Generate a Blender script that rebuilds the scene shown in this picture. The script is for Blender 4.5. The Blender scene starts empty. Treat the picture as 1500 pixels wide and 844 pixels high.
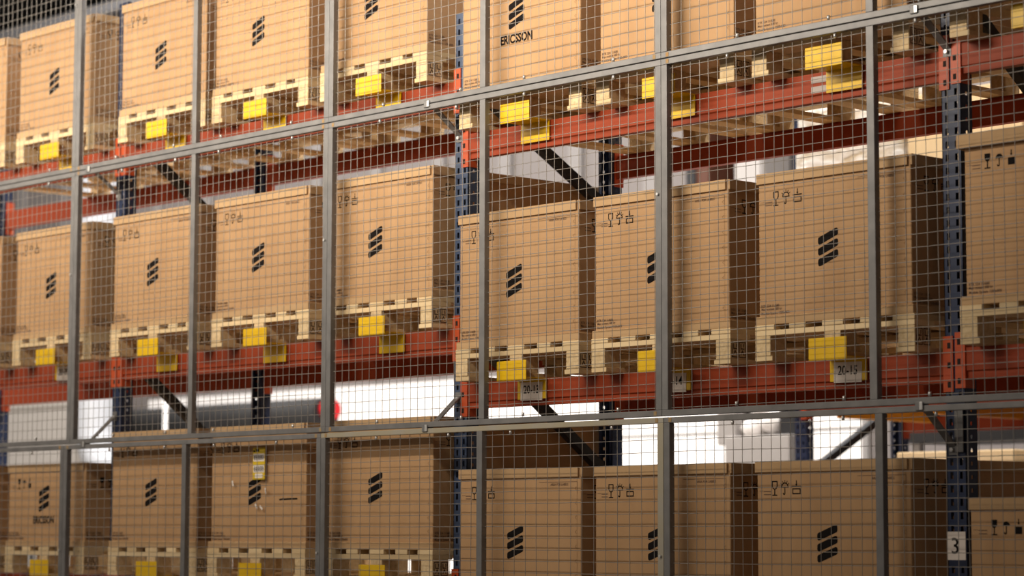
import bpy, bmesh, math, random
from mathutils import Vector, Matrix
random.seed(7)
S = bpy.context.scene
C = S.collection
PI = math.pi

# ------------------------------------------------------------------ camera
cam_d = bpy.data.cameras.new('camera')
cam = bpy.data.objects.new('camera', cam_d)
C.objects.link(cam)
S.camera = cam
F_PX = 3662.8
cam_d.sensor_width = 36.0
cam_d.lens = 36.0 * F_PX / 1500.0
cam_d.clip_end = 200
YAW, PITCH, ROLL = -0.82733, 0.09961, 0.00258
fw = Vector((math.sin(YAW) * math.cos(PITCH), math.cos(YAW) * math.cos(PITCH), math.sin(PITCH)))
rt = Vector((math.cos(YAW), -math.sin(YAW), 0))
up = rt.cross(fw)
r2 = rt * math.cos(ROLL) + up * math.sin(ROLL)
u2 = -rt * math.sin(ROLL) + up * math.cos(ROLL)
m = Matrix((r2, u2, -fw)).transposed().to_4x4()
m.translation = (8.60843, -7.55688, 1.66294)
cam.matrix_world = m
cam_d.dof.use_dof = True
cam_d.dof.focus_distance = 10.55
cam_d.dof.aperture_fstop = 2.2

# ------------------------------------------------------------------ world, lamps, exposure
W = bpy.data.worlds.new('world')
S.world = W
W.use_nodes = True
W.node_tree.nodes['Background'].inputs[0].default_value = (1.0, 0.84, 0.73, 1)
W.node_tree.nodes['Background'].inputs[1].default_value = 0.115
S.view_settings.view_transform = 'Standard'
S.view_settings.look = 'None'
S.view_settings.exposure = 0.0
S.view_settings.gamma = 1.0
S.view_settings.use_curve_mapping = False


def strip_lamp(name, loc, lx, ly, watts, col, tilt=0.0, spread=PI):
    d = bpy.data.lights.new(name, 'AREA')
    d.shape = 'RECTANGLE'
    d.size, d.size_y = lx, ly
    d.energy = watts
    d.spread = spread
    d.color = col
    o = bpy.data.objects.new(name, d)
    C.objects.link(o)
    o.location = loc
    o.rotation_euler = (tilt, 0, 0)
    return o


WARM = (1.0, 0.88, 0.72)
NEUT = (1.0, 0.95, 0.9)
# long strip lamps over the aisle in front of the rack
strip_lamp('aisle_strip_lamp', (-7.4, -2.9, 4.55), 6.4, 0.16, 116, WARM, 1.42, 1.7)
strip_lamp('aisle_strip_lamp', (-0.7, -2.9, 4.55), 6.4, 0.16, 123, WARM, 1.42, 1.7)
# unseen fill lamps, added to light the shelves at a shallow angle
strip_lamp('fill_strip_lamp', (-8.0, -7.0, 5.0), 7.0, 0.16, 95, WARM, 1.45)
strip_lamp('fill_strip_lamp', (-0.8, -7.0, 5.0), 7.0, 0.16, 95, WARM, 1.45)
# strip lamps over the aisle behind the rack and along the rear wall
strip_lamp('rear_aisle_strip_lamp', (-4.0, 2.7, 7.2), 16.0, 0.2, 1000, NEUT)
strip_lamp('wall_strip_lamp', (-9.0, 5.2, 8.8), 16.0, 0.2, 1500, NEUT, 0.35)


# ------------------------------------------------------------------ materials
def mat(name, col, rough=0.6, metal=0.0, var=0.0, noise=None, col2=None, bump=0.0, stretch=(1, 1, 1), spec=0.4):
    """Principled material; noise = scale of a blotchy mix col -> col2, var = per-object value change."""
    M = bpy.data.materials.new(name)
    M.use_nodes = True
    nt = M.node_tree
    b = nt.nodes['Principled BSDF']
    b.inputs['Roughness'].default_value = rough
    b.inputs['Metallic'].default_value = metal
    b.inputs['Specular IOR Level'].default_value = spec
    c4 = (*col, 1)
    b.inputs['Base Color'].default_value = c4
    out = None
    if noise:
        tc = nt.nodes.new('ShaderNodeTexCoord')
        mp = nt.nodes.new('ShaderNodeMapping')
        mp.inputs['Scale'].default_value = stretch
        nz = nt.nodes.new('ShaderNodeTexNoise')
        nz.inputs['Scale'].default_value = noise
        nz.inputs['Detail'].default_value = 6
        oi = nt.nodes.new('ShaderNodeObjectInfo')
        ad = nt.nodes.new('ShaderNodeVectorMath')
        ad.operation = 'MULTIPLY_ADD'
        ad.inputs[1].default_value = (7.3, 5.1, 9.7)
        cb = nt.nodes.new('ShaderNodeCombineXYZ')
        for i in range(3):
            nt.links.new(oi.outputs['Random'], cb.inputs[i])
        nt.links.new(cb.outputs[0], ad.inputs[0])
        nt.links.new(tc.outputs['Object'], mp.inputs[0])
        nt.links.new(mp.outputs[0], ad.inputs[2])
        nt.links.new(ad.outputs[0], nz.inputs['Vector'])
        rp = nt.nodes.new('ShaderNodeValToRGB')
        rp.color_ramp.elements[0].position = 0.3
        rp.color_ramp.elements[1].position = 0.72
        rp.color_ramp.elements[0].color = c4
        rp.color_ramp.elements[1].color = (*(col2 or col), 1)
        nt.links.new(nz.outputs['Fac'], rp.inputs[0])
        out = rp.outputs[0]
        if bump:
            bp_ = nt.nodes.new('ShaderNodeBump')
            bp_.inputs['Strength'].default_value = bump
            bp_.inputs['Distance'].default_value = 0.002
            nt.links.new(nz.outputs['Fac'], bp_.inputs['Height'])
            nt.links.new(bp_.outputs[0], b.inputs['Normal'])
    if var:
        oi2 = nt.nodes.new('ShaderNodeObjectInfo')
        mr = nt.nodes.new('ShaderNodeMapRange')
        mr.inputs['To Min'].default_value = 1 - var
        mr.inputs['To Max'].default_value = 1 + var
        nt.links.new(oi2.outputs['Random'], mr.inputs['Value'])
        hs = nt.nodes.new('ShaderNodeHueSaturation')
        nt.links.new(mr.outputs[0], hs.inputs['Value'])
        if out:
            nt.links.new(out, hs.inputs['Color'])
        else:
            hs.inputs['Color'].default_value = c4
        out = hs.outputs[0]
    if out:
        nt.links.new(out, b.inputs['Base Color'])
    return M


M = {}
M['card'] = mat('cardboard', (0.44, 0.262, 0.132), 0.75, var=0.05, noise=9, col2=(0.50, 0.307, 0.160), bump=0.12, stretch=(1, 1, 0.35), spec=0.25)
M['cardlid'] = mat('cardboard_lid', (0.47, 0.30, 0.155), 0.75, var=0.04, noise=8, col2=(0.53, 0.35, 0.19), bump=0.1, stretch=(0.5, 0.5, 1), spec=0.25)
M['cardside'] = mat('cardboard_edge', (0.36, 0.20, 0.09), 0.8, noise=14, col2=(0.45, 0.26, 0.12))
M['crease'] = mat('crease_brown', (0.26, 0.14, 0.06), 0.8)
M['ink'] = mat('printing_ink', (0.012, 0.010, 0.010), 0.85, spec=0.08)
M['inksoft'] = mat('faint_printing_ink', (0.13, 0.075, 0.045), 0.7)
M['wood'] = mat('pallet_board', (0.62, 0.45, 0.25), 0.75, var=0.14, noise=5, col2=(0.76, 0.60, 0.37), bump=0.2, stretch=(1, 0.12, 1), spec=0.2)
M['woodx'] = mat('pallet_cross_board', (0.64, 0.47, 0.26), 0.75, var=0.12, noise=5, col2=(0.78, 0.62, 0.39), bump=0.2, stretch=(0.12, 1, 1), spec=0.2)
M['chip'] = mat('pressed_chip_block', (0.57, 0.41, 0.225), 0.85, var=0.12, noise=60, col2=(0.74, 0.58, 0.36), bump=0.4, spec=0.15)
M['brand'] = mat('burnt_brand', (0.06, 0.03, 0.018), 0.8)
M['red'] = mat('red_beam_paint', (0.28, 0.042, 0.011), 0.55, var=0.06, noise=4, col2=(0.27, 0.040, 0.011), stretch=(0.4, 1, 1), spec=0.25)
M['redconn'] = mat('orange_connector_paint', (0.52, 0.085, 0.022), 0.42, var=0.05, noise=12, col2=(0.44, 0.065, 0.02))
M['blue'] = mat('lighter_blue_upright', (0.052, 0.078, 0.14), 0.4, noise=10, col2=(0.042, 0.062, 0.115))  # lighter grey-blue, used on a single front post
M['navy'] = mat('navy_upright_paint', (0.020, 0.034, 0.085), 0.4, noise=10, col2=(0.016, 0.026, 0.062))
M['brace'] = mat('black_brace_paint', (0.018, 0.02, 0.026), 0.5)
M['hole'] = mat('dark_slot', (0.02, 0.012, 0.01), 0.9)  # near-black colour painted in for the shade inside the connector slots
M['galv'] = mat('galvanised_steel', (0.165, 0.163, 0.166), 0.5, metal=0.35, var=0.06, noise=14, col2=(0.225, 0.22, 0.22), bump=0.05)
M['galvy'] = mat('yellowed_galvanised_steel', (0.40, 0.35, 0.24), 0.5, metal=0.3, noise=9, col2=(0.38, 0.36, 0.32))
M['wire'] = mat('galvanised_wire', (0.31, 0.29, 0.27), 0.45, metal=0.3)
M['rust'] = mat('rust_spot', (0.36, 0.19, 0.06), 0.8, noise=40, col2=(0.30, 0.24, 0.14))
M['bolt'] = mat('zinc_bolt', (0.62, 0.62, 0.62), 0.35, metal=0.6)
M['yellow'] = mat('yellow_stop_paint', (0.78, 0.50, 0.006), 0.4, var=0.04, noise=18, col2=(0.70, 0.42, 0.005))
M['paper'] = mat('white_paper', (0.82, 0.75, 0.70), 0.8)
M['sticker'] = mat('yellow_sticker', (0.72, 0.50, 0.02), 0.5)
M['greytape'] = mat('grey_sticker', (0.42, 0.36, 0.34), 0.5)
M['wall'] = mat('light_grey_cladding', (0.17, 0.152, 0.146), 0.7, noise=0.6, col2=(0.16, 0.142, 0.136))
M['ribw'] = mat('pale_wall_rib', (0.21, 0.195, 0.19), 0.7)
M['white'] = mat('white_door_panel', (0.84, 0.82, 0.81), 0.6)
M['floor'] = mat('concrete_floor', (0.50, 0.47, 0.44), 0.6, noise=1.2, col2=(0.44, 0.415, 0.39))
M['ceil'] = mat('dark_ceiling', (0.02, 0.019, 0.018), 0.9)  # near-black base colour of the ceiling and outer walls
M['duct'] = mat('grey_duct', (0.42, 0.42, 0.44), 0.5, metal=0.2)
M['cabinet'] = mat('pale_grey_cabinet', (0.50, 0.47, 0.44), 0.5)
M['whiteduct'] = mat('white_duct_plastic', (0.50, 0.52, 0.56), 0.35)
M['drum'] = mat('dark_rubber', (0.014, 0.0135, 0.014), 0.7)
M['redcap'] = mat('red_cap', (0.62, 0.012, 0.02), 0.5)
M['grey'] = mat('grey_plastic', (0.33, 0.31, 0.30), 0.6)
M['dark'] = mat('near_black_steel', (0.012, 0.012, 0.014), 0.5)
M['brown'] = mat('brown_painted_steel', (0.07, 0.022, 0.01), 0.6)
M['tan'] = mat('pale_carton', (0.66, 0.48, 0.26), 0.75, var=0.05, noise=7, col2=(0.72, 0.54, 0.31))
M['amber'] = mat('amber_bar_paint', (0.72, 0.30, 0.015), 0.45)


def wrap_material():
    Mx = bpy.data.materials.new('stretch_film')
    Mx.use_nodes = True
    nt = Mx.node_tree
    b = nt.nodes['Principled BSDF']
    b.inputs['Roughness'].default_value = 0.22
    tc = nt.nodes.new('ShaderNodeTexCoord')
    mp = nt.nodes.new('ShaderNodeMapping')
    mp.inputs['Scale'].default_value = (1.5, 1.5, 5)
    nz = nt.nodes.new('ShaderNodeTexNoise')
    nz.inputs['Scale'].default_value = 3
    nz.inputs['Detail'].default_value = 5
    nz.inputs['Distortion'].default_value = 1.2
    rp = nt.nodes.new('ShaderNodeValToRGB')
    rp.color_ramp.elements[0].position = 0.35
    rp.color_ramp.elements[0].color = (0.50, 0.40, 0.27, 1)
    rp.color_ramp.elements[1].position = 0.62
    rp.color_ramp.elements[1].color = (0.78, 0.75, 0.70, 1)
    bm_ = nt.nodes.new('ShaderNodeBump')
    bm_.inputs['Strength'].default_value = 0.7
    bm_.inputs['Distance'].default_value = 0.02
    nt.links.new(tc.outputs['Object'], mp.inputs[0])
    nt.links.new(mp.outputs[0], nz.inputs['Vector'])
    nt.links.new(nz.outputs['Fac'], rp.inputs[0])
    nt.links.new(rp.outputs[0], b.inputs['Base Color'])
    nt.links.new(nz.outputs['Fac'], bm_.inputs['Height'])
    nt.links.new(bm_.outputs[0], b.inputs['Normal'])
    return Mx


M['wrap'] = wrap_material()

# ------------------------------------------------------------------ mesh helpers
CACHE = {}


def bm_box(bm, x0, x1, y0, y1, z0, z1):
    v = [bm.verts.new(p) for p in ((x0, y0, z0), (x1, y0, z0), (x1, y1, z0), (x0, y1, z0), (x0, y0, z1), (x1, y0, z1), (x1, y1, z1), (x0, y1, z1))]
    for f in ((3, 2, 1, 0), (4, 5, 6, 7), (0, 1, 5, 4), (1, 2, 6, 5), (2, 3, 7, 6), (3, 0, 4, 7)):
        bm.faces.new([v[i] for i in f])
    return v


def to_mesh(bm, name, material, smooth=False):
    me = bpy.data.meshes.new(name)
    bm.to_mesh(me)
    bm.free()
    me.materials.append(M[material])
    if smooth:
        for p in me.polygons:
            p.use_smooth = True
    return me


def box_mesh(sx, sy, sz, material, bev=0.0):
    """A box with its base corner at the origin (x0,y0,z0) = 0; shared between equal pieces."""
    k = ('box', round(sx, 4), round(sy, 4), round(sz, 4), material, bev)
    if k not in CACHE:
        bm = bmesh.new()
        bm_box(bm, 0, sx, 0, sy, 0, sz)
        if bev:
            bmesh.ops.bevel(bm, geom=bm.edges[:], offset=bev, segments=2, affect='EDGES', profile=0.5)
        CACHE[k] = to_mesh(bm, 'block', material)
    return CACHE[k]


def put(name, me, parent=None, loc=(0, 0, 0), rot=(0, 0, 0), kind=None, label=None):
    o = bpy.data.objects.new(name, me)
    C.objects.link(o)
    o.parent = parent
    o.location = loc
    o.rotation_euler = rot
    if kind:
        o['kind'] = kind
    if label:
        o['label'] = label
    return o


def pbox(name, parent, x0, x1, y0, y1, z0, z1, material, bev=0.0, **kw):
    return put(name, box_mesh(x1 - x0, y1 - y0, z1 - z0, material, bev), parent, (x0, y0, z0), **kw)


def thing(name, label, cat, loc=(0, 0, 0), group=None, rz=0.0):
    o = bpy.data.objects.new(name, None)
    o.empty_display_size = 0.1
    C.objects.link(o)
    o.location = loc
    o.rotation_euler = (0, 0, rz)
    o['label'] = label
    o['category'] = cat
    o['kind'] = 'thing'
    if group:
        o['group'] = group
    return o


def tag(o, label, cat, group=None):
    o['label'] = label
    o['category'] = cat
    if group:
        o['group'] = group
    return o


def cyl_mesh(r, h, material, n=20, axis='Z', r2=None):
    k = ('cyl', r, h, material, n, axis, r2)
    if k not in CACHE:
        bm = bmesh.new()
        bmesh.ops.create_cone(bm, cap_ends=True, segments=n, radius1=r, radius2=r if r2 is None else r2, depth=h)
        bmesh.ops.translate(bm, verts=bm.verts[:], vec=(0, 0, h / 2))
        if axis == 'X':
            bmesh.ops.rotate(bm, verts=bm.verts[:], matrix=Matrix.Rotation(PI / 2, 3, 'Y'))
        if axis == 'Y':
            bmesh.ops.rotate(bm, verts=bm.verts[:], matrix=Matrix.Rotation(-PI / 2, 3, 'X'))
        me = to_mesh(bm, 'round', material)
        for p in me.polygons:
            p.use_smooth = len(p.vertices) == 4
        CACHE[k] = me
    return CACHE[k]


# flat print: polygons in the x-z plane facing -y
def flat(polys, material, key):
    if key not in CACHE:
        bm = bmesh.new()
        for poly in polys:
            vs = [bm.verts.new((x, 0, z)) for x, z in poly]
            f = bm.faces.new(vs)
            f.normal_update()
            if f.normal.y > 0:
                f.normal_flip()
        CACHE[key] = to_mesh(bm, key if isinstance(key, str) else 'print', material)
    return CACHE[key]


def stroke(pts, w):
    """quads along a 2-D polyline"""
    out = []
    for (x0, z0), (x1, z1) in zip(pts, pts[1:]):
        dx, dz = x1 - x0, z1 - z0
        L = math.hypot(dx, dz) or 1
        ex, ez = dx / L * w / 2, dz / L * w / 2
        nx, nz = -dz / L * w / 2, dx / L * w / 2
        out.append([(x0 - ex + nx, z0 - ez + nz), (x1 + ex + nx, z1 + ez + nz), (x1 + ex - nx, z1 + ez - nz), (x0 - ex - nx, z0 - ez - nz)])
    return out


def arc(cx, cz, r, a0, a1, n=10):
    return [(cx + r * math.cos(a0 + (a1 - a0) * i / n), cz + r * math.sin(a0 + (a1 - a0) * i / n)) for i in range(n + 1)]


def text_mesh(txt, size, material, bold=0.0, narrow=1.0):
    k = ('text', txt, size, material, bold, narrow)
    if k not in CACHE:
        cu = bpy.data.curves.new('lettering', 'FONT')
        cu.body = txt
        cu.size = size
        cu.offset = bold
        cu.align_x = 'LEFT'
        cu.resolution_u = 3
        o = bpy.data.objects.new('lettering_source', cu)
        C.objects.link(o)
        dg = bpy.context.evaluated_depsgraph_get()
        me = bpy.data.meshes.new_from_object(o.evaluated_get(dg))
        bpy.data.objects.remove(o)
        bpy.data.curves.remove(cu)
        xs = [v.co.x for v in me.vertices] or [0]
        zs = [v.co.y for v in me.vertices] or [0]
        cx = (min(xs) + max(xs)) / 2
        for v in me.vertices:
            x, y = v.co.x, v.co.y
            v.co = ((x - min(xs)) * narrow, 0, y - min(zs))
        me.materials.clear()
        me.materials.append(M[material])
        me['w'] = (max(xs) - min(xs)) * narrow
        CACHE[k] = me
    return CACHE[k]


# ------------------------------------------------------------------ building shell
def struct(name, x0, x1, y0, y1, z0, z1, material):
    o = pbox(name, None, x0, x1, y0, y1, z0, z1, material)
    o['kind'] = 'structure'
    return o


fl = struct('floor', -42, 14, -12, 26, -0.2, 0.0, 'floor')
fl['label'] = 'grey concrete warehouse floor under the racks'
ce = struct('ceiling', -42, 14, -12, 26, 9.6, 9.8, 'ceil')
ce['label'] = 'dark warehouse ceiling high above the cartons'
wb = struct('wall_back', -24, 6, 9.0, 9.2, 0, 6.3, 'wall')
wb['label'] = 'light grey clad partition wall behind the racks'
for i in range(30):
    pbox('wall_rib', wb, 0.45 + i * 1.0, 0.62 + i * 1.0, -0.05, 0.0, 3.35, 6.3, 'ribw')
wf = struct('wall_far', -42, 14, 25.8, 26, 0, 9.6, 'ceil')
wf['label'] = 'dark far wall of the hall above the partition'
wl = struct('wall_left', -42, -41.8, -12, 25.8, 0, 9.6, 'ceil')
wl['label'] = 'dark end wall of the hall'
d1 = struct('door_1', -15.5, -4.93, 8.9, 8.995, 0, 0.62, 'white')
d1['label'] = 'wide white sectional loading door in the back wall'
for i in range(1, 5):
    pbox('door_panel', d1, 0, 10.57, 0, 0.095, 0.65 * i, 0.65 * i + 0.63, 'white', 0.01)
# grey duct running under the ceiling, seen over the top cartons
tag(pbox('air_duct', None, -36, -2, 9.5, 9.95, 8.17, 8.33, 'duct', 0.05), 'grey air duct under the dark ceiling above the top cartons', 'duct')
tag(pbox('roof_girder', None, -34, -20, 8.2, 8.4, 9.3, 9.6, 'duct', 0.02), 'dark grey girder crossing under the ceiling', 'girder')

# ------------------------------------------------------------------ rack uprights
POST_W, POST_D = 0.09, 0.07


def plate(bm, width, height, holes, thick, place):
    """Perforated plate: holes = list of (x0,x1) columns, slots at 50 mm pitch. place(u, t, z) -> point."""
    xs = sorted({0.0, width, *[v for h in holes for v in h[:2]]})
    hx = {(h[0], h[1]) for h in holes}
    hh = holes[0][2]
    zs = [0.0]
    z = 0.03
    while z + hh < height:
        zs += [z, z + hh]
        z += 0.05
    zs.append(height)
    P = {}

    def V(i, j, k):
        if (i, j, k) not in P:
            P[(i, j, k)] = bm.verts.new(place(xs[i], thick * k, zs[j]))
        return P[(i, j, k)]

    def solid(i, j):
        if i < 0 or j < 0 or i >= len(xs) - 1 or j >= len(zs) - 1:
            return False
        return not (j % 2 == 1 and (xs[i], xs[i + 1]) in hx)
    for i in range(len(xs) - 1):
        for j in range(len(zs) - 1):
            if not solid(i, j):
                continue
            bm.faces.new([V(i, j, 0), V(i + 1, j, 0), V(i + 1, j + 1, 0), V(i, j + 1, 0)])
            bm.faces.new([V(i, j, 1), V(i, j + 1, 1), V(i + 1, j + 1, 1), V(i + 1, j, 1)])
            for (ni, nj, a, b) in ((i - 1, j, (i, j + 1), (i, j)), (i + 1, j, (i + 1, j), (i + 1, j + 1)), (i, j - 1, (i, j), (i + 1, j)), (i, j + 1, (i + 1, j + 1), (i, j + 1))):
                if not solid(ni, nj):
                    bm.faces.new([V(*a, 0), V(*a, 1), V(*b, 1), V(*b, 0)])


def post_mesh(h, rear=False, paint='navy'):
    k = ('post', h, rear, paint)
    if k not in CACHE:
        bm = bmesh.new()
        w, d = POST_W, POST_D
        slots = [(0.016, 0.030, 0.026), (0.060, 0.074, 0.026)]
        round_ = [(0.030, 0.042, 0.014)]
        s = -1 if rear else 1
        y0 = d if rear else 0.0
        plate(bm, w, h, slots, 0.003, lambda u, t, z: (u, y0 + s * t, z))
        plate(bm, d, h, round_, 0.003, lambda u, t, z: (t, y0 + s * u, z))
        plate(bm, d, h, round_, 0.003, lambda u, t, z: (w - t, y0 + s * u, z))
        # return lips of the channel
        for xa, xb in ((0, 0.02), (w - 0.02, w)):
            bm_box(bm, xa, xb, min(y0 + s * d, y0 + s * (d - 0.003)), max(y0 + s * d, y0 + s * (d - 0.003)), 0, h)
        bmesh.ops.recalc_face_normals(bm, faces=bm.faces[:])
        CACHE[k] = to_mesh(bm, 'perforated_post', paint)
    return CACHE[k]


def bar(name, parent, a, b, wx, wy, material, kind=None):
    """flat bar from a to b, wx = width across x, wy = the other way"""
    a, b = Vector(a), Vector(b)
    L = (b - a).length
    key = ('bar', round(L, 3), wx, wy, material)
    if key not in CACHE:
        bm = bmesh.new()
        bm_box(bm, -wx / 2, wx / 2, -wy / 2, wy / 2, 0, L)
        CACHE[key] = to_mesh(bm, 'bar', material)
    o = put(name, CACHE[key], parent, a)
    d = (b - a).normalized()
    x = Vector((1, 0, 0))
    if abs(d.x) > 0.9:
        x = Vector((0, 1, 0))
    y = d.cross(x).normalized()
    x = y.cross(d).normalized()
    o.rotation_euler = Matrix((x, y, d)).transposed().to_euler()
    return o


def upright(x, y, h, label, braces, depth=1.0, paint='navy'):
    t = thing('rack_upright', label, 'rack upright', (x, y, 0), 'perforated rack upright frames')
    put('post', post_mesh(h, False, paint), t, (0, 0, 0.006))
    put('post', post_mesh(h, True), t, (0, depth - POST_D, 0.006))
    for yy in (-0.02, depth - POST_D - 0.01):
        pbox('foot_plate', t, -0.02, 0.11, yy, yy + 0.10, 0, 0.006, 'brace')
    xc = POST_W / 2
    for (z0, z1) in braces:
        bar('brace', t, (xc, 0.055, z0), (xc, depth - 0.05, z1), 0.045, 0.045, 'brace')
    return t


BR = [(0.35, 0.35), (0.45, 1.30), (2.15, 1.35), (2.28, 1.97 - 0.02), (3.47, 3.18), (3.60, 3.62)]
# diagonal braces seen in the gaps: start at the front post high, run down to the rear post
upright(-5.6, 0, 4.6, 'blue upright frame at the far end of the rack, outside the mesh fence corner', [(0.4, 1.2), (2.35, 1.6), (3.55, 2.9)])
upA = upright(-2.8, 0, 4.57, 'dark blue perforated upright frame, first of three along the rack', [(0.4, 1.2), (2.65, 1.93), (3.85, 3.20)])
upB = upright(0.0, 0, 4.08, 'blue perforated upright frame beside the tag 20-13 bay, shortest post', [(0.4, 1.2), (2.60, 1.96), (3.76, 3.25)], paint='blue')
upC = upright(2.8, 0, 5.3, 'navy perforated upright frame carrying the white number 3 sheet', [(0.4, 1.2), (3.75, 3.10)])
upright(5.6, 0, 5.3, 'navy upright frame at the near end of the rack past the number 3 post', [(0.4, 1.2), (2.28, 1.48), (3.43, 2.63)])

# ------------------------------------------------------------------ beams
BH = 0.116


def beam_mesh(L, flip):
    k = ('beam', round(L, 3), flip)
    if k not in CACHE:
        s = -1 if flip else 1
        prof = [(0.0, 0.0), (0.0, -0.086), (0.007, -0.092), (0.007, -0.116), (0.045, -0.116), (0.045, -0.012), (0.033, -0.012), (0.033, 0.0)]
        bm = bmesh.new()
        n = len(prof)
        A = [bm.verts.new((0, s * p[0], p[1])) for p in prof]
        B = [bm.verts.new((L, s * p[0], p[1])) for p in prof]
        bm.faces.new(A)
        bm.faces.new(B[::-1])
        for i in range(n):
            bm.faces.new([A[i], B[i], B[(i + 1) % n], A[(i + 1) % n]])
        bmesh.ops.recalc_face_normals(bm, faces=bm.faces[:])
        CACHE[k] = to_mesh(bm, 'beam_body', 'red')
    return CACHE[k]


def connector_mesh(mirror, flip):
    k = ('conn', mirror, flip)
    if k not in CACHE:
        # L plate: front leaf over the post face + side leaf along the post flank
        s, q = (-1 if flip else 1), (-1 if mirror else 1)
        pts = [(-0.040, -0.006), (0.006, -0.006), (0.006, 0.052), (0.001, 0.052), (0.001, -0.001), (-0.040, -0.001)]
        bm = bmesh.new()
        A = [bm.verts.new((q * x, s * y, -0.152)) for x, y in pts]
        B = [bm.verts.new((q * x, s * y, 0.058)) for x, y in pts]
        bm.faces.new(A)
        bm.faces.new(B[::-1])
        for i in range(6):
            bm.faces.new([A[i], B[i], B[(i + 1) % 6], A[(i + 1) % 6]])
        bmesh.ops.recalc_face_normals(bm, faces=bm.faces[:])
        CACHE[k] = to_mesh(bm, 'connector', 'redconn')
    return CACHE[k]


def slot_patch_mesh():
    if 'slot_patch' not in CACHE:
        bm = bmesh.new()
        bm_box(bm, -0.007, 0.007, -0.0012, 0.0, -0.011, 0.011)
        CACHE['slot_patch'] = to_mesh(bm, 'slot_patch', 'hole')
    return CACHE['slot_patch']


def beam(x0, x1, y, top, label, flip=False):
    """x0,x1: faces of the two posts; y: the outer face of the rack on this side"""
    t = thing('pallet_beam', label, 'rack beam', (x0, y, top), 'red pallet beams')
    put('beam_body', beam_mesh(x1 - x0 - 0.012, flip), t, (0.006, 0.0, 0))
    for mirror, xx in ((False, 0.0), (True, x1 - x0)):
        c = put('connector', connector_mesh(mirror, flip), t, (xx, 0, 0))
        if not flip:
            for zz in (-0.125, -0.052, 0.022):
                put('slot_patch', slot_patch_mesh(), c, (0.022 if mirror else -0.022, -0.006, zz))
    return t


BAYS = [(-5.6, -2.8), (-2.8, 0.0), (0.0, 2.8), (2.8, 5.6)]
LEVEL = {  # beam top heights per bay
    'top': [3.77, 3.77, 3.512, 3.53],
    'middle': [2.62, 2.62, 2.364, 2.376],
    'bottom': [1.463, 1.463, 1.213, 1.213],
}
BAYTXT = ['in the bay before the first upright', 'in the bay with plain yellow stops', 'in the bay of tags 20-13 to 20-15', 'in the bay past the number 3 post']
for row, tops in LEVEL.items():
    for b, (xa, xb) in enumerate(BAYS):
        beam(xa + POST_W, xb, 0.0, tops[b], f'orange-red front beam of the {row} shelf {BAYTXT[b]}')
        beam(xa + POST_W, xb, 1.0, tops[b], f'dark red rear beam of the {row} shelf {BAYTXT[b]}', True)


# ------------------------------------------------------------------ pallets
PH = 0.144
TOPB = [(0.0, 0.10), (0.178, 0.085), (0.347, 0.106), (0.537, 0.085), (0.695, 0.105)]
BLK = [(0.0, 0.08), (0.36, 0.08), (0.72, 0.08)]


def brand_mesh():
    if 'brandmark' not in CACHE:
        P = []
        for cx in (0.022, 0.066):
            P += stroke([(cx - 0.018, 0.008), (cx - 0.018, 0.068), (cx + 0.018, 0.068), (cx + 0.018, 0.008), (cx - 0.018, 0.008)], 0.004)
            P += stroke([(cx - 0.009, 0.018), (cx, 0.034), (cx + 0.009, 0.018)], 0.005)
            P += stroke([(cx - 0.009, 0.060), (cx - 0.009, 0.042), (cx + 0.009, 0.042)], 0.005)
            P += stroke([(cx + 0.008, 0.060), (cx + 0.008, 0.050)], 0.005)
        flat(P, 'brand', 'brandmark')
    return CACHE['brandmark']


def pallet(x, z, label, yoff=0.0, y0=-0.11):
    t = thing('euro_pallet', label, 'pallet', (x, y0 + yoff, z), 'wooden pallets on the rack')
    for bx, bw in BLK:
        put('bottom_board', box_mesh(bw + 0.01, 1.2, 0.02, 'wood', 0.002), t, (bx if bx < 0.7 else bx - 0.01, 0, 0))
        for yy in (0.0, 0.55, 1.10):
            bl = put('block', box_mesh(bw, 0.10, 0.08, 'chip', 0.003), t, (bx, yy, 0.02))
            if bx > 0.7 and yy == 0.0:
                put('brand_mark', brand_mesh(), bl, (bw + 0.0006, 0.006, 0.0), (0, 0, PI / 2), label='burnt stamp of two framed marks')
    for yy in (0.0, 0.54, 1.08):
        put('cross_board', box_mesh(0.8, 0.12, 0.022, 'woodx', 0.002), t, (0, yy, 0.10))
    for bx, bw in TOPB:
        put('top_board', box_mesh(bw, 1.2, 0.022, 'wood', 0.002), t, (bx, 0, 0.122))
    return t


# ------------------------------------------------------------------ printing on the cartons
def logo_mesh():
    if 'logo' not in CACHE:
        P = []
        w, th, rise, pitch, r = 0.102, 0.031, 0.037, 0.0425, 0.011
        for k in range(3):
            z0 = -pitch * (k - 1) - (th + rise) / 2
            L = [(0, z0), (w, z0 + rise), (w, z0 + rise + th), (0, z0 + th)]
            poly = []
            n = 4
            for i in range(n):
                p, c, q = Vector(L[i - 1]), Vector(L[i]), Vector(L[(i + 1) % n])
                a, b = (p - c).normalized(), (q - c).normalized()
                ang = a.angle(b)
                tl = min(r / math.tan(ang / 2), 0.0155)
                s0, s1 = c + a * tl, c + b * tl
                for j in range(7):
                    tt = j / 6
                    pt = s0 * (1 - tt) ** 2 + c * 2 * tt * (1 - tt) + s1 * tt ** 2
                    poly.append((pt.x - w / 2, pt.y))
            P.append(poly)
        flat(P, 'ink', 'logo')
    return CACHE['logo']


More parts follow.
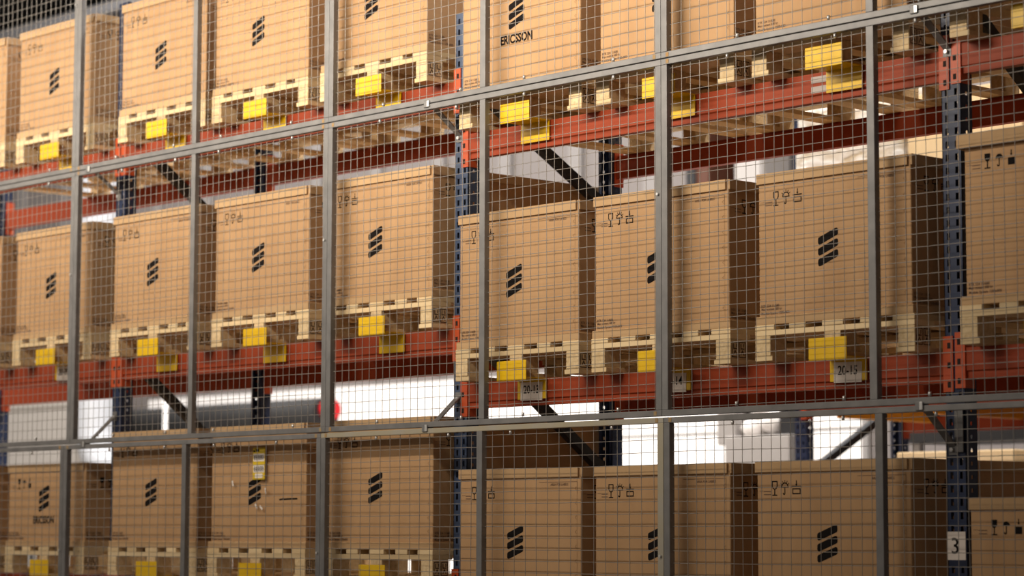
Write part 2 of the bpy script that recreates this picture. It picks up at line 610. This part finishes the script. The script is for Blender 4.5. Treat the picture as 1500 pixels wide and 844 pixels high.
def glass_mesh(solid):
    k = 'glass_solid' if solid else 'glass_line'
    if k not in CACHE:
        bowl = [(-0.0125, 0.027), (0.0125, 0.027), (0.0125, 0.008), (0.008, 0.0), (0.0, -0.0041), (-0.008, 0.0), (-0.0125, 0.008)]
        P = [bowl] if solid else stroke(bowl + bowl[:1], 0.0043)
        P += stroke([(0, -0.0041), (0, -0.026)], 0.0046) + stroke([(-0.011, -0.027), (0.011, -0.027)], 0.0046)
        flat(P, 'ink', k)
    return CACHE[k]


def umbrella_mesh(solid):
    k = 'umbrella_solid' if solid else 'umbrella_line'
    if k not in CACHE:
        dome = arc(0, 0.002, 0.0165, 0, PI, 12)
        P = [dome] if solid else stroke(dome + dome[:1], 0.0041)
        P += stroke([(0, 0.002), (0, -0.022)], 0.0041) + stroke(arc(-0.004, -0.022, 0.004, 0, -PI, 5), 0.0041)
        if not solid:
            for a in (35, 62, 90, 118, 145):
                c, s = math.cos(math.radians(a)), math.sin(math.radians(a))
                P += stroke([(0.0205 * c, 0.002 + 0.0205 * s), (0.0265 * c, 0.002 + 0.0265 * s)], 0.0026)
        flat(P, 'ink', k)
    return CACHE[k]


def stacking_mesh(solid):
    k = 'stacking_solid' if solid else 'stacking_line'
    if k not in CACHE:
        P = stroke([(0, 0.026), (0, 0.014)], 0.0041)
        P += [[(-0.006, 0.014), (0.006, 0.014), (0, 0.006)]]
        if solid:
            P += [[(-0.015, -0.027), (0.015, -0.027), (0.015, 0.0), (-0.015, 0.0)]]
        else:
            P += stroke([(-0.021, 0.0041), (0.021, 0.0041)], 0.0049)
            P += stroke([(-0.019, -0.005), (0.019, -0.005), (0.019, -0.024), (-0.019, -0.024), (-0.019, -0.005)], 0.0046)
        flat(P, 'ink', k)
    return CACHE[k]


def tick_mesh():
    if 'tick' not in CACHE:
        P = stroke([(0.0, 0.008), (0.022, 0.008)], 0.0016)
        for i in range(2):
            for a, b in ((0.026, 0.038), (0.041, 0.047), (0.050, 0.060)):
                P += stroke([(a, 0.006 - 0.012 * i), (b, 0.006 - 0.012 * i)], 0.0035)
        flat(P, 'inksoft', 'tick')
    return CACHE['tick']


def label_area_mesh():
    if 'labelarea' not in CACHE:
        flat(stroke([(0, 0), (0.235, 0), (0.235, -0.05)], 0.0018), 'inksoft', 'labelarea')
    return CACHE['labelarea']


def staple_mesh():
    if 'staples' not in CACHE:
        P = []
        for i in range(8):
            z = 0.05 + 0.062 * i
            P += stroke([(0.008, z + 0.007), (0.0, z), (0.008, z - 0.007)], 0.0018)
        P += stroke([(0.012, 0.0), (0.012, 0.53)], 0.0012)
        flat(P, 'crease', 'staples')
    return CACHE['staples']


def prints(parent, x, y, rot, h, style, side=False):
    """handling symbols and small text on a face; (x, y) = the face's lower corner, rot about z"""
    ca, sa = math.cos(rot), math.sin(rot)

    def at(u, z):
        return (x + u * ca, y + u * sa, z)
    r = (0, 0, rot)
    solid = style == 'solid'
    dz = h - 0.105
    s0 = 0.0 if not solid else 0.012
    put('fragile_symbol', glass_mesh(solid), parent, at(0.093 + s0, dz), r)
    put('umbrella_symbol', umbrella_mesh(solid), parent, at(0.146 + s0, dz + 0.002), r)
    put('stacking_symbol', stacking_mesh(solid), parent, at(0.206 + s0 * 0.5, dz + 0.002), r)
    put('weight_mark', tick_mesh(), parent, at(0.012, dz - 0.018), r)
    l1, l2, l3 = ('RTK 524 11/680', 'Max content 680 kg', 'Module System 1200x800')
    for i, (tx, tw) in enumerate(((l1, 0.094), (l2, 0.108), (l3, 0.148))):
        me = text_mesh(tx, 0.0145, 'inksoft', 0.0003)
        o = put('content_lettering', me, parent, at(0.012, 0.245 - 0.176 + 0.002 - 0.0165 * i), r)
        o.scale = (tw / me['w'], 1, 1)
    if not side and not solid:
        me = text_mesh('AREA FOR LABELS', 0.014, 'inksoft', 0.0003)
        o = put('label_area_lettering', me, parent, at(0.585, h - 0.078), r)
        o.scale = (0.11 / me['w'], 1, 1)
        put('label_area_outline', label_area_mesh(), parent, at(0.515, h - 0.062), r)


# ------------------------------------------------------------------ cartons
CH = 0.574     # carton height above its base tray
TRAY = 0.034


def body_mesh(w, d, h):
    """carton sleeve: a box with softened vertical corners and very slightly bulging sides"""
    k = ('body', w, d, round(h, 3))
    if k not in CACHE:
        bm = bmesh.new()
        v = bm_box(bm, 0, w, 0, d, 0, h)
        ed = [e for e in bm.edges if abs(e.verts[0].co.z - e.verts[1].co.z) > 0.1]
        bmesh.ops.bevel(bm, geom=ed, offset=0.005, segments=2, affect='EDGES', profile=0.5)
        CACHE[k] = to_mesh(bm, 'carton_body', 'card')
    return CACHE[k]


def carton(x, z, label, h=CH, style='line', lettering=False, yoff=0.0, wide_lid=False, w=0.772, rz=0.0, logo=True):
    """x: left edge of the pallet below; z: top of the pallet"""
    d = 1.176
    t = thing('shipping_carton', label, 'carton', (x + 0.4, -0.11 + 0.6 + yoff, z), 'logo cartons on the rack', rz)
    bx, by = -w / 2, -d / 2
    pbox('base_tray', t, -0.398, 0.398, -0.598, 0.598, 0, TRAY, 'cardlid', 0.003)
    put('carton_body', body_mesh(w, d, h - 0.012), t, (bx, by, TRAY))
    lh = 0.042 if not wide_lid else 0.05
    e = 0.006 if not wide_lid else 0.018
    zt = TRAY + h
    lid = pbox('lid', t, bx + 0.002, bx + w - 0.002, by + 0.002, by + d - 0.002, zt - 0.02, zt, 'cardlid')
    ft = 0.008 if not wide_lid else 0.012
    g = 0.014 if not wide_lid else 0.002
    # flaps hang down around the lid, leaving an open slit at each corner
    lx, ly = bx + 0.002, by + 0.002
    W2, D2 = w - 0.004, d - 0.004
    fz = -lh + 0.02
    pbox('lid_flap', lid, -e, W2 + e - g, -e - ft + 0.002, -e + 0.002, fz, 0.02, 'cardlid', 0.002)
    pbox('lid_flap', lid, -e + g, W2 + e, D2 + e - 0.002, D2 + e + ft - 0.002, fz, 0.02, 'cardlid', 0.002)
    pbox('lid_flap', lid, -e - ft + 0.002, -e + 0.002, -e + g * 0.2, D2 + e, fz, 0.02, 'cardlid', 0.002)
    pbox('lid_flap', lid, W2 + e - 0.002, W2 + e + ft - 0.002, -e + 0.0, D2 + e - g, fz, 0.02, 'cardlid', 0.002)
    if e > 0.01:
        pbox('lid_top', lid, -e, W2 + e, -e, D2 + e, 0.014, 0.0202, 'cardlid')
    yf = by - 0.0008
    prints(t, bx, yf, 0.0, TRAY + h, style)
    prints(t, bx + w + 0.0008, by, PI / 2, TRAY + h, style, True)
    st = put('staple_line', staple_mesh(), t, (bx + w - 0.035, yf, TRAY + 0.0), kind='stuff')
    st.scale = (1, 1, (h - 0.045) / 0.53)
    if logo:
        lz = TRAY + h * 0.44
        if lettering:
            lz = TRAY + h * 0.52 + 0.012
        put('logo', logo_mesh(), t, (bx + w * 0.468, yf, lz), label='black emblem of three slanted rounded bars')
        if lettering:
            me = text_mesh('ERICSSON', 0.058, 'ink', 0.0022)
            o = put('brand_lettering', me, t, (bx + w * 0.468 - 0.105, yf, lz - 0.138), label='bold black company lettering')
            o.scale = (0.21 / me['w'], 1, 0.95)
    return t


# ------------------------------------------------------------------ yellow pallet stops
def stop(x, z, label, card=None, plain_card=False):
    t = thing('pallet_stop', label, 'pallet stop', (x, 0.0, z), 'yellow pallet stops')
    pbox('lower_plate', t, -0.092, 0.092, -0.011, -0.007, -0.090, 0.0, 'yellow')
    pbox('shelf_plate', t, -0.092, 0.092, -0.131, -0.007, -0.004, 0.0, 'yellow')
    u = pbox('upper_plate', t, -0.095, 0.095, -0.136, -0.131, -0.014, 0.074, 'yellow', 0.0022)
    if card or plain_card:
        c = pbox('number_card', t, -0.072, 0.068, -0.0128, -0.0112, -0.094, -0.014, 'paper', label='white paper card stuck on the lower plate')
        c.rotation_euler = (0, 0.02, 0)
        if card:
            me = text_mesh(card, 0.05, 'ink', 0.0008)
            o = put('lettering', me, c, (0.02, -0.0004, 0.030))
            o.scale = (0.098 / me['w'], 1, 1)
    return t


ORD = ['first', 'second', 'third', 'fourth', 'fifth', 'sixth', 'seventh', 'eighth', 'ninth']
XS = {  # left edge of every pallet, from the far left bay to the bay past the number 3 post
    'top': [-4.58, -3.665, -2.628, -1.765, -0.870, 0.155, 1.040, 1.938, 2.925],
    'middle': [-4.60, -3.662, -2.675, -1.742, -0.832, 0.138, 1.008, 1.943, 2.958],
    'bottom': [-4.60, -3.680, -2.650, -1.760, -0.815, 0.143, 1.007, 1.920, 2.966],
}
BAYOF = [0, 0, 1, 1, 1, 2, 2, 2, 3]
CARDS = {('middle', 1): '20-09', ('middle', 5): '20-13', ('middle', 6): '20-14', ('middle', 7): '20-15'}
LOOK = {
    ('top', 0): 'pale brown carton cut by the picture edge',
    ('top', 5): 'brown carton with logo and company lettering',
    ('middle', 5): 'brown logo carton above tag 20-13',
    ('middle', 6): 'brown logo carton above tag 20-14',
    ('middle', 7): 'brown logo carton above tag 20-15',
    ('middle', 8): 'carton with thick overhanging lid',
    ('bottom', 1): 'short brown carton with logo and company lettering',
    ('bottom', 3): 'carton with yellow barcode sticker',
    ('bottom', 8): 'short brown carton with solid handling symbols',
}
for row, xs in XS.items():
    for i, x in enumerate(xs):
        z = LEVEL[row][BAYOF[i]]
        where = f'{ORD[i]} from the left on the {row} shelf'
        yo = random.uniform(-0.006, 0.006)
        pallet(x, z, f'wooden pallet under the carton {where}', yo)
        kw = {}
        if (row, i) in (('bottom', 1), ('bottom', 8), ('bottom', 0)):
            kw = dict(h=0.42, style='solid', lettering=True)
        elif (row, i) == ('middle', 8):
            kw = dict(h=0.60, style='solid', wide_lid=True, w=0.752)
        elif (row, i) == ('top', 5):
            kw = dict(lettering=True)
        lk = LOOK.get((row, i), 'tall brown carton with three-bar logo')
        ct = carton(x, z + PH, f'{lk}, {where}', yoff=yo, rz=random.uniform(-0.006, 0.006), **kw)
        if (row, i) == ('bottom', 3):
            pm = []
            for a, b2 in ((0.0, 0.03), (0.036, 0.085), (0.09, 0.135)):
                pm += stroke([(a, 0.004 * a / 0.135), (b2, 0.003)], 0.008)
            put('pen_mark', flat(pm, 'ink', 'penmark'), ct, (0.18, -0.5893, TRAY + 0.205), label='black marker strokes')
        if not (row == 'bottom' and i > 4):
            cd = CARDS.get((row, i))
            lab = f'yellow pallet stop with white card {cd} on the {row} shelf' if cd else f'plain yellow steel pallet stop, {where}'
            stop(x + 0.395, z, lab, cd, plain_card=(row == 'bottom' and i == 1))

# yellow and white barcode sticker on the third carton of the bottom shelf
t = thing('barcode_sticker', 'yellow and white barcode sticker on a bottom shelf carton', 'sticker', (-1.375, -0.112, 1.945))
pbox('backing', t, 0, 0.098, -0.003, -0.0015, 0, 0.158, 'sticker')
for z0, z1 in ((0.09, 0.128), (0.035, 0.072)):
    pbox('white_field', t, 0.006, 0.094, -0.0036, -0.003, z0, z1, 'paper')
    for i in range(13):
        xx = 0.012 + i * 0.006
        pbox('barcode_line', t, xx, xx + (0.002 if i % 3 else 0.0035), -0.0041, -0.0036, z0 + 0.006, z1 - 0.006, 'ink')
pbox('white_field', t, 0.02, 0.08, -0.0036, -0.003, 0.008, 0.03, 'paper')
pbox('black_mark', t, 0.004, 0.02, -0.0036, -0.003, 0.136, 0.146, 'ink')
pbox('black_mark', t, 0.024, 0.05, -0.0036, -0.003, 0.138, 0.150, 'ink')
for dx, z, a, lab in ((-1.545, 1.915, 0.3, 'thin curved paper scrap on the side of the logo away from the pen strokes'),
                      (-1.275, 1.875, 0.2, 'white paper scrap just under the barcode sticker corner'),
                      (-1.345, 1.80, 0.6, 'white paper scrap directly below the logo of the sticker carton'),
                      (-1.30, 1.795, 0.9, 'tilted white paper scrap beside the pen strokes of the sticker carton')):
    o = pbox('paper_scrap', None, 0, 0.010, -0.002, -0.0006, 0, 0.028, 'paper')
    o.location = (dx, -0.112, z)
    o.rotation_euler = (0, -a, 0)
    tag(o, lab, 'paper', 'torn paper scraps')

# sheet with the number 3 on the upright
t = thing('number_sheet', 'white paper sheet with number 3 taped to the navy post', 'sign', (2.797, -0.0015, 1.585))
pbox('sheet', t, 0, 0.086, -0.0012, 0, 0, 0.105, 'paper')
me = text_mesh('3', 0.085, 'ink', 0.0006)
put('lettering', me, t, (0.022, -0.0016, 0.022))
# sticker on the top beam
t = thing('beam_sticker', 'grey two-line sticker on the top beam beside a yellow stop', 'sticker', (2.155, -0.0006, 3.432))
pbox('strip', t, 0, 0.10, -0.001, 0, 0.0, 0.026, 'greytape')
pbox('strip', t, 0, 0.10, -0.001, 0, 0.040, 0.066, 'greytape')
o = pbox('beam_sticker', None, 0, 0.10, -0.0012, 0, 0, 0.085, 'paper')
o.location = (3.265, -0.0006, 3.44)
tag(o, 'white paper sticker on the top beam past the number 3 post', 'sticker')

# ------------------------------------------------------------------ mesh fence
YF = -0.19
WR = 0.00135


def wire(bm, pts):
    prev = None
    for i, p in enumerate(pts):
        p = Vector(p)
        a = Vector(pts[max(i - 1, 0)])
        b = Vector(pts[min(i + 1, len(pts) - 1)])
        d = (b - a).normalized()
        n1 = d.cross(Vector((0, 1, 0))).normalized()
        n2 = d.cross(n1).normalized()
        ring = [bm.verts.new(p + (n1 * math.cos(k * PI / 3) + n2 * math.sin(k * PI / 3)) * WR) for k in range(6)]
        if prev:
            for k in range(6):
                bm.faces.new([prev[k], prev[(k + 1) % 6], ring[(k + 1) % 6], ring[k]])
        prev = ring


def fence_panel(x0, x1, z0, z1, label, pitch=0.05, seed=0, rail=0.026, dents=(), yellow_post=False, zphase=None):
    rnd = random.Random(seed)
    t = thing('mesh_fence_panel', label, 'fence panel', (x0, YF, z0), 'galvanised mesh fence panels')
    w, h = x1 - x0, z1 - z0
    fd = 0.015
    sp = 0.034
    tm = 'galvy' if yellow_post else 'galv'
    pbox('top_rail', t, 0.001, w - 0.001, -fd, fd, h - rail, h - 0.001, tm, 0.002)
    pbox('bottom_rail', t, 0.001, w - 0.001, -fd, fd, 0.001, rail, 'galv', 0.002)
    pbox('side_post', t, 0.001, sp, -fd, fd, rail, h - rail, 'galv', 0.002)
    pbox('side_post', t, w - sp, w - 0.001, -fd, fd, rail, h - rail, tm, 0.002)
    pbox('middle_post', t, w / 2 - 0.018, w / 2 + 0.018, -fd, fd, rail, h - rail, 'galv', 0.002)
    bm = bmesh.new()
    n = int(round((w - 0.02) / pitch))
    off = (w - n * pitch) / 2
    yv, yh = 0.002, 0.002 + 2 * WR
    for i in range(1, n):
        xx = off + i * pitch
        ph = rnd.uniform(0, 6)
        am = rnd.uniform(0.0005, 0.0022)
        segs = 12
        wire(bm, [(xx + am * math.sin(ph + 5.0 * k / segs * h) + rnd.uniform(-0.0006, 0.0006), yv, 0.006 + (h - 0.012) * k / segs) for k in range(segs + 1)])
    k0 = 1
    z = h - 0.042 if zphase is None else zphase
    row = 0
    while z > 0.03:
        am = rnd.uniform(0.0005, 0.002)
        ph = rnd.uniform(0, 6)
        segs = 44
        pts = []
        for k in range(segs + 1):
            xx = 0.006 + (w - 0.012) * k / segs
            zz = z + am * math.sin(ph + 4 * xx) + rnd.uniform(-0.0006, 0.0006)
            for (dr, dx, dw, da) in dents:
                if dr == row:
                    zz += da * math.exp(-((xx - dx) / dw) ** 2)
            pts.append((xx, yh, zz))
        wire(bm, pts)
        z -= 0.05
        row += 1
    put('wire_mesh', to_mesh(bm, 'wire_mesh', 'wire', True), t, kind='stuff')
    for fx in (0.18, 0.42, 0.60, 0.86):
        for zz, s in ((h - rail - 0.018, 1), (rail + 0.004, 1)):
            put('bolt', cyl_mesh(0.006, 0.016, 'bolt', 8), t, (w * fx + rnd.uniform(-0.05, 0.05), -fd * 0.3, zz))
    put('bolt', cyl_mesh(0.006, 0.008, 'bolt', 8, 'Y'), t, (w - sp / 2, -fd - 0.008, h * 0.62))
    for zz in (h - rail * 0.5, rail * 0.5):
        for xx in (0.03, w - 0.045):
            if rnd.random() < 0.7:
                pbox('rust_spot', t, xx, xx + 0.016, -fd - 0.0012, -fd, zz - 0.009, zz + 0.009, 'rust', 0.0004)
    return t


PX = [-5.102, -2.896, -0.690, 1.517, 3.723]
PXL = [-5.16, -2.952, -0.722, 1.525, 3.76]
PCOL = ['first', 'second', 'third', 'fourth']
for i in range(4):
    fence_panel(PX[i], PX[i + 1], 3.637, 5.12, f'galvanised wire mesh panel of the upper tier, {PCOL[i]} from the left', seed=10 + i)
    fence_panel(PX[i], PX[i + 1], 2.157, 3.635, f'galvanised wire mesh panel of the middle tier, {PCOL[i]} from the left', seed=20 + i,
                dents=((1, 0.72, 0.14, 0.022), (2, 0.55, 0.08, -0.006)) if i == 2 else ((0, 0.5, 0.06, -0.01),))
    fence_panel(PXL[i], PXL[i + 1], 0.67, 2.154, f'galvanised {"close" if i == 3 else "wide"} mesh panel of the lower tier, {PCOL[i]} from the left', pitch=0.05 if i == 3 else 0.0702,
                seed=30 + i, rail=0.024, yellow_post=(i == 2))


# fence brackets between the rails and the uprights
def bracket(x, zf, zp, label, plate_down=False):
    t = thing('fence_bracket', label, 'bracket', (x, 0, zf), 'fence brackets')
    bar('strut', t, (0, -0.176, 0.0), (0, -0.004, zp - zf), 0.034, 0.006, 'galv')
    pbox('clamp', t, -0.016, 0.016, -0.212, -0.168, -0.018, 0.016, 'galv', 0.003)
    pbox('clip', t, 0.004, 0.020, -0.2125, -0.207, -0.016, 0.014, 'bolt', 0.002)
    pbox('foot', t, -0.019, 0.019, -0.0075, -0.003, zp - zf - 0.03, zp - zf + 0.02, 'galv')
    put('bolt', cyl_mesh(0.008, 0.012, 'bolt', 8, 'Y'), t, (0, -0.0195, zp - zf - 0.01))
    if plate_down:
        pbox('mount_plate', t, 0.012, 0.05, -0.012, -0.008, zp - zf - 0.02, zp - zf + 0.16, 'galv')
    return t


bracket(-2.765, 3.636, 3.515, 'grey steel fence bracket under the top rail at the first upright')
bracket(0.035, 3.636, 3.51, 'grey steel fence bracket under the top rail at the shortest blue post')
bracket(2.835, 3.640, 3.515, 'grey steel fence bracket under the top rail at the number 3 post')
bracket(-2.765, 2.155, 2.315, 'grey steel fence bracket rising from the lower rail at the first upright')
bracket(0.035, 2.155, 2.305, 'grey steel fence bracket rising from the lower rail at the shortest blue post')
bracket(2.835, 2.152, 2.005, 'wide grey fence bracket sloping down from the lower rail to the number 3 post', True)

# ------------------------------------------------------------------ second rack behind
upD = upright(-1.59, 4.2, 6.0, 'blurred navy upright frame of the second rack behind', [(0.4, 1.1), (2.05, 2.52), (3.4, 3.9)])
upright(1.21, 4.2, 6.0, 'navy upright frame of the rear rack hidden behind the carton beside the number 3 post', [(0.4, 1.1), (2.05, 2.52)])
beam(-1.5, 1.21, 4.2, 2.545, 'orange-red front beam of the second rack behind')
beam(-1.5, 1.21, 5.2, 2.455, 'orange-red rear beam of the second rack behind', True)
for k, x in enumerate((-1.30, -0.60)):
    o = pbox('support_bar', None, x, x + 0.06, 4.25, 5.15, 2.395, 2.49, 'amber', 0.004)
    tag(o, ['amber pallet support bar beside the rear navy upright', 'amber support bar end showing beside the wide fence bracket'][k], 'support bar')


def wrapped_load(x, y, z, w, d, h, label):
    t = thing('wrapped_load', label, 'wrapped load', (x, y, z))
    bm = bmesh.new()
    bm_box(bm, 0, w, 0, d, 0, h)
    bmesh.ops.subdivide_edges(bm, edges=bm.edges[:], cuts=7, use_grid_fill=True)
    rnd = random.Random(3)
    for v in bm.verts:
        v.co += Vector((rnd.uniform(-1, 1), rnd.uniform(-1, 1), 0)) * 0.012
    put('film', to_mesh(bm, 'film', 'wrap', True), t, (0, 0, 0.144))
    for yy in (0, d / 2 - 0.07, d - 0.14):
        pbox('pallet_board', t, 0, w, yy, yy + 0.14, 0.1, 0.144, 'woodx')
    for xx in (0, w / 2 - 0.05, w - 0.1):
        pbox('pallet_runner', t, xx, xx + 0.1, 0, d, 0, 0.1, 'wood')
    return t


wrapped_load(-1.47, 4.10, 2.545, 0.80, 1.2, 1.75, 'shrink-wrapped pale goods on the rear rack, above the tag 20-15 carton')


def plain_carton(x, y, z, w, d, h, label):
    t = thing('plain_carton', label, 'carton', (x, y, z))
    pbox('carton_body', t, 0, w, 0, d, 0, h - 0.03, 'tan', 0.004)
    l = pbox('lid', t, -0.006, w + 0.006, -0.006, d + 0.006, h - 0.10, h, 'tan', 0.004)
    pbox('tape', l, w * 0.45, w * 0.55, -0.0012, 0.0, 0.0, 0.1, 'greytape')
    return t


for k in range(2):
    for j in range(3):
        plain_carton(-0.62 + k * 0.86, 4.12, 2.545 + j * 0.58, 0.82, 1.1, 0.575,
                     f'plain pale carton, {["lowest", "second", "topmost"][j]} of the {["first", "second"][k]} stack on the rear rack')
# goods on the lower level of the rear rack
beam(-1.5, 1.21, 4.2, 1.15, 'orange-red lower front beam of the second rack behind')
beam(-1.5, 1.21, 5.2, 1.15, 'orange-red lower rear beam of the second rack behind', True)


def crate(x, y, z, w, d, h, label):
    t = thing('goods_crate', label, 'crate', (x, y, z))
    pbox('crate_body', t, 0, w, 0, d, 0, h - 0.07, 'grey', 0.006)
    pbox('crate_cover', t, -0.02, w + 0.02, -0.02, d + 0.02, h - 0.07, h, 'woodx', 0.01)
    return t


crate(-0.70, 4.12, 1.15, 0.80, 1.1, 1.02, 'grey crate with wooden cover on the rear rack beside the navy post')
crate(0.22, 4.12, 1.15, 0.80, 1.1, 1.00, 'grey crate with wooden cover past the number 3 post')

# ------------------------------------------------------------------ blurred things by the rear wall
t = thing('pale_cabinet', 'tall pale grey steel cabinet beyond the short lettered carton', 'cabinet', (-13.83, 5.98, 0))
pbox('cabinet_body', t, 0, 1.44, 0, 0.25, 0.08, 3.5, 'cabinet', 0.01)
pbox('plinth', t, 0.03, 1.41, 0.03, 0.22, 0, 0.08, 'dark')
for a in (0.02, 0.73):
    dd = pbox('cabinet_door', t, a, a + 0.69, -0.02, 0.0, 0.12, 2.92, 'cabinet', 0.004)
    pbox('handle', dd, 0.62 if a < 0.5 else 0.04, 0.65 if a < 0.5 else 0.07, -0.03, 0.0, 1.2, 1.4, 'dark')
pbox('top_panel', t, 0.02, 1.42, -0.02, 0.0, 2.95, 3.46, 'cabinet', 0.004)

t = thing('white_duct', 'white vertical duct bending away beside the pale cabinet', 'duct', (-12.15, 6.0, 0))
bm = bmesh.new()
prev = None
path = [(0, 0, 6.3), (0, 0, 4.4), (0, 0, 2.75)] + [(0.45 - 0.45 * math.cos(a), 0, 2.75 - 0.45 * math.sin(a)) for a in [PI / 2 * k / 8 for k in range(1, 9)]] + [(0.6, 0, 2.3)]
for i, p in enumerate(path):
    p = Vector(p)
    d = (Vector(path[min(i + 1, len(path) - 1)]) - Vector(path[max(i - 1, 0)])).normalized()
    n1 = Vector((0, 1, 0))
    n2 = d.cross(n1).normalized()
    ring = [bm.verts.new(p + (n1 * math.cos(k * PI / 12) + n2 * math.sin(k * PI / 12)) * 0.2) for k in range(24)]
    if prev:
        for k in range(24):
            bm.faces.new([prev[k], prev[(k + 1) % 24], ring[(k + 1) % 24], ring[k]])
    prev = ring
bmesh.ops.recalc_face_normals(bm, faces=bm.faces[:])
put('tube', to_mesh(bm, 'duct_tube', 'whiteduct', True), t)
put('collar', cyl_mesh(0.22, 0.06, 'whiteduct', 24), t, (0, 0, 3.6))
put('stand', cyl_mesh(0.05, 2.12, 'grey', 12), t, (0.5, 0, 0))

t = thing('dark_roll', 'long dark roll with a red end cap lying on a stand', 'roll', (-12.6, 6.6, 0))
put('roll_body', cyl_mesh(0.15, 3.32, 'drum', 28, 'X'), t, (0, 0, 2.78))
put('end_cap', cyl_mesh(0.092, 0.10, 'redcap', 20, 'X'), t, (3.32, 0, 2.82), label='round red end cap')
for xx in (0.9, 2.8):
    for yy in (-0.3, 0.26):
        pbox('stand_leg', t, xx, xx + 0.06, yy, yy + 0.04, 0, 2.63, 'dark')
    pbox('cradle', t, xx, xx + 0.06, -0.3, 0.3, 2.55, 2.63, 'dark')

t = thing('white_pole', 'thin white pole standing before the dark roll', 'pole', (-10.6, 5.75, 0))
put('pole', cyl_mesh(0.02, 2.95, 'white', 12), t, (0, 0, 0.03))
put('foot', cyl_mesh(0.12, 0.03, 'white', 16), t)

t = thing('machine_cabinet', 'grey machine cabinet topped with white bags, seen under the lower rail', 'machine', (-3.84, 5.9, 0))
pbox('machine_body', t, 0.1, 0.72, 0, 0.25, 0, 2.40, 'grey', 0.01)
pbox('control_box', t, -0.02, 0.16, 0.05, 0.24, 2.34, 2.62, 'grey', 0.01)
pbox('dark_panel', t, 0.54, 0.72, 0.1, 0.2, 2.40, 2.62, 'dark', 0.01)
for k, (xx, zz, r) in enumerate(((0.24, 2.46, 0.12), (0.42, 2.50, 0.12), (0.33, 2.60, 0.11))):
    bm = bmesh.new()
    bmesh.ops.create_icosphere(bm, subdivisions=3, radius=r)
    rnd = random.Random(k)
    for v in bm.verts:
        v.co *= 1 + 0.12 * math.sin(9 * v.co.x / r + k) * math.cos(7 * v.co.z / r)
        v.co.z *= 0.75
    put('white_bag', to_mesh(bm, 'bag', 'white', True), t, (xx, 0.2, zz))
pbox('machine_mast', t, 0.12, 0.17, 0.15, 0.20, 2.40, 3.2, 'dark')

t = thing('wall_cabinet', 'brown and black cabinet hung high on the rear wall', 'cabinet', (-6.62, 8.55, 4.3))
pbox('cabinet_body', t, 0, 0.28, 0, 0.40, 0, 1.3, 'brown', 0.01)
pbox('cabinet_door', t, 0.02, 0.13, -0.02, 0.0, 0.05, 1.25, 'dark', 0.004)
t = thing('cable_trunking', 'slim black cable trunking high on the rear wall', 'trunking', (-6.27, 8.83, 4.25))
pbox('cover', t, 0, 0.13, 0, 0.06, 0, 1.9, 'dark', 0.005)
pbox('backing', t, 0.01, 0.12, 0.06, 0.12, 0.02, 1.88, 'dark')
t = thing('wall_cabinet', 'grey steel cabinet beside the black cable trunking', 'cabinet', (-6.08, 8.60, 4.3))
pbox('cabinet_body', t, 0, 0.34, 0, 0.35, 0, 1.4, 'grey', 0.01)
pbox('cabinet_door', t, 0.02, 0.32, -0.02, 0.0, 0.05, 1.35, 'grey', 0.004)

t = thing('work_table', 'long black-topped table behind the rear rack crates', 'table', (-2.15, 5.95, 0))
pbox('table_top', t, 0, 2.6, 0, 0.6, 2.31, 2.45, 'dark', 0.01)
for xx in (0.05, 1.27, 2.49):
    for yy in (0.05, 0.5):
        pbox('leg', t, xx, xx + 0.06, yy, yy + 0.05, 0, 2.31, 'grey')
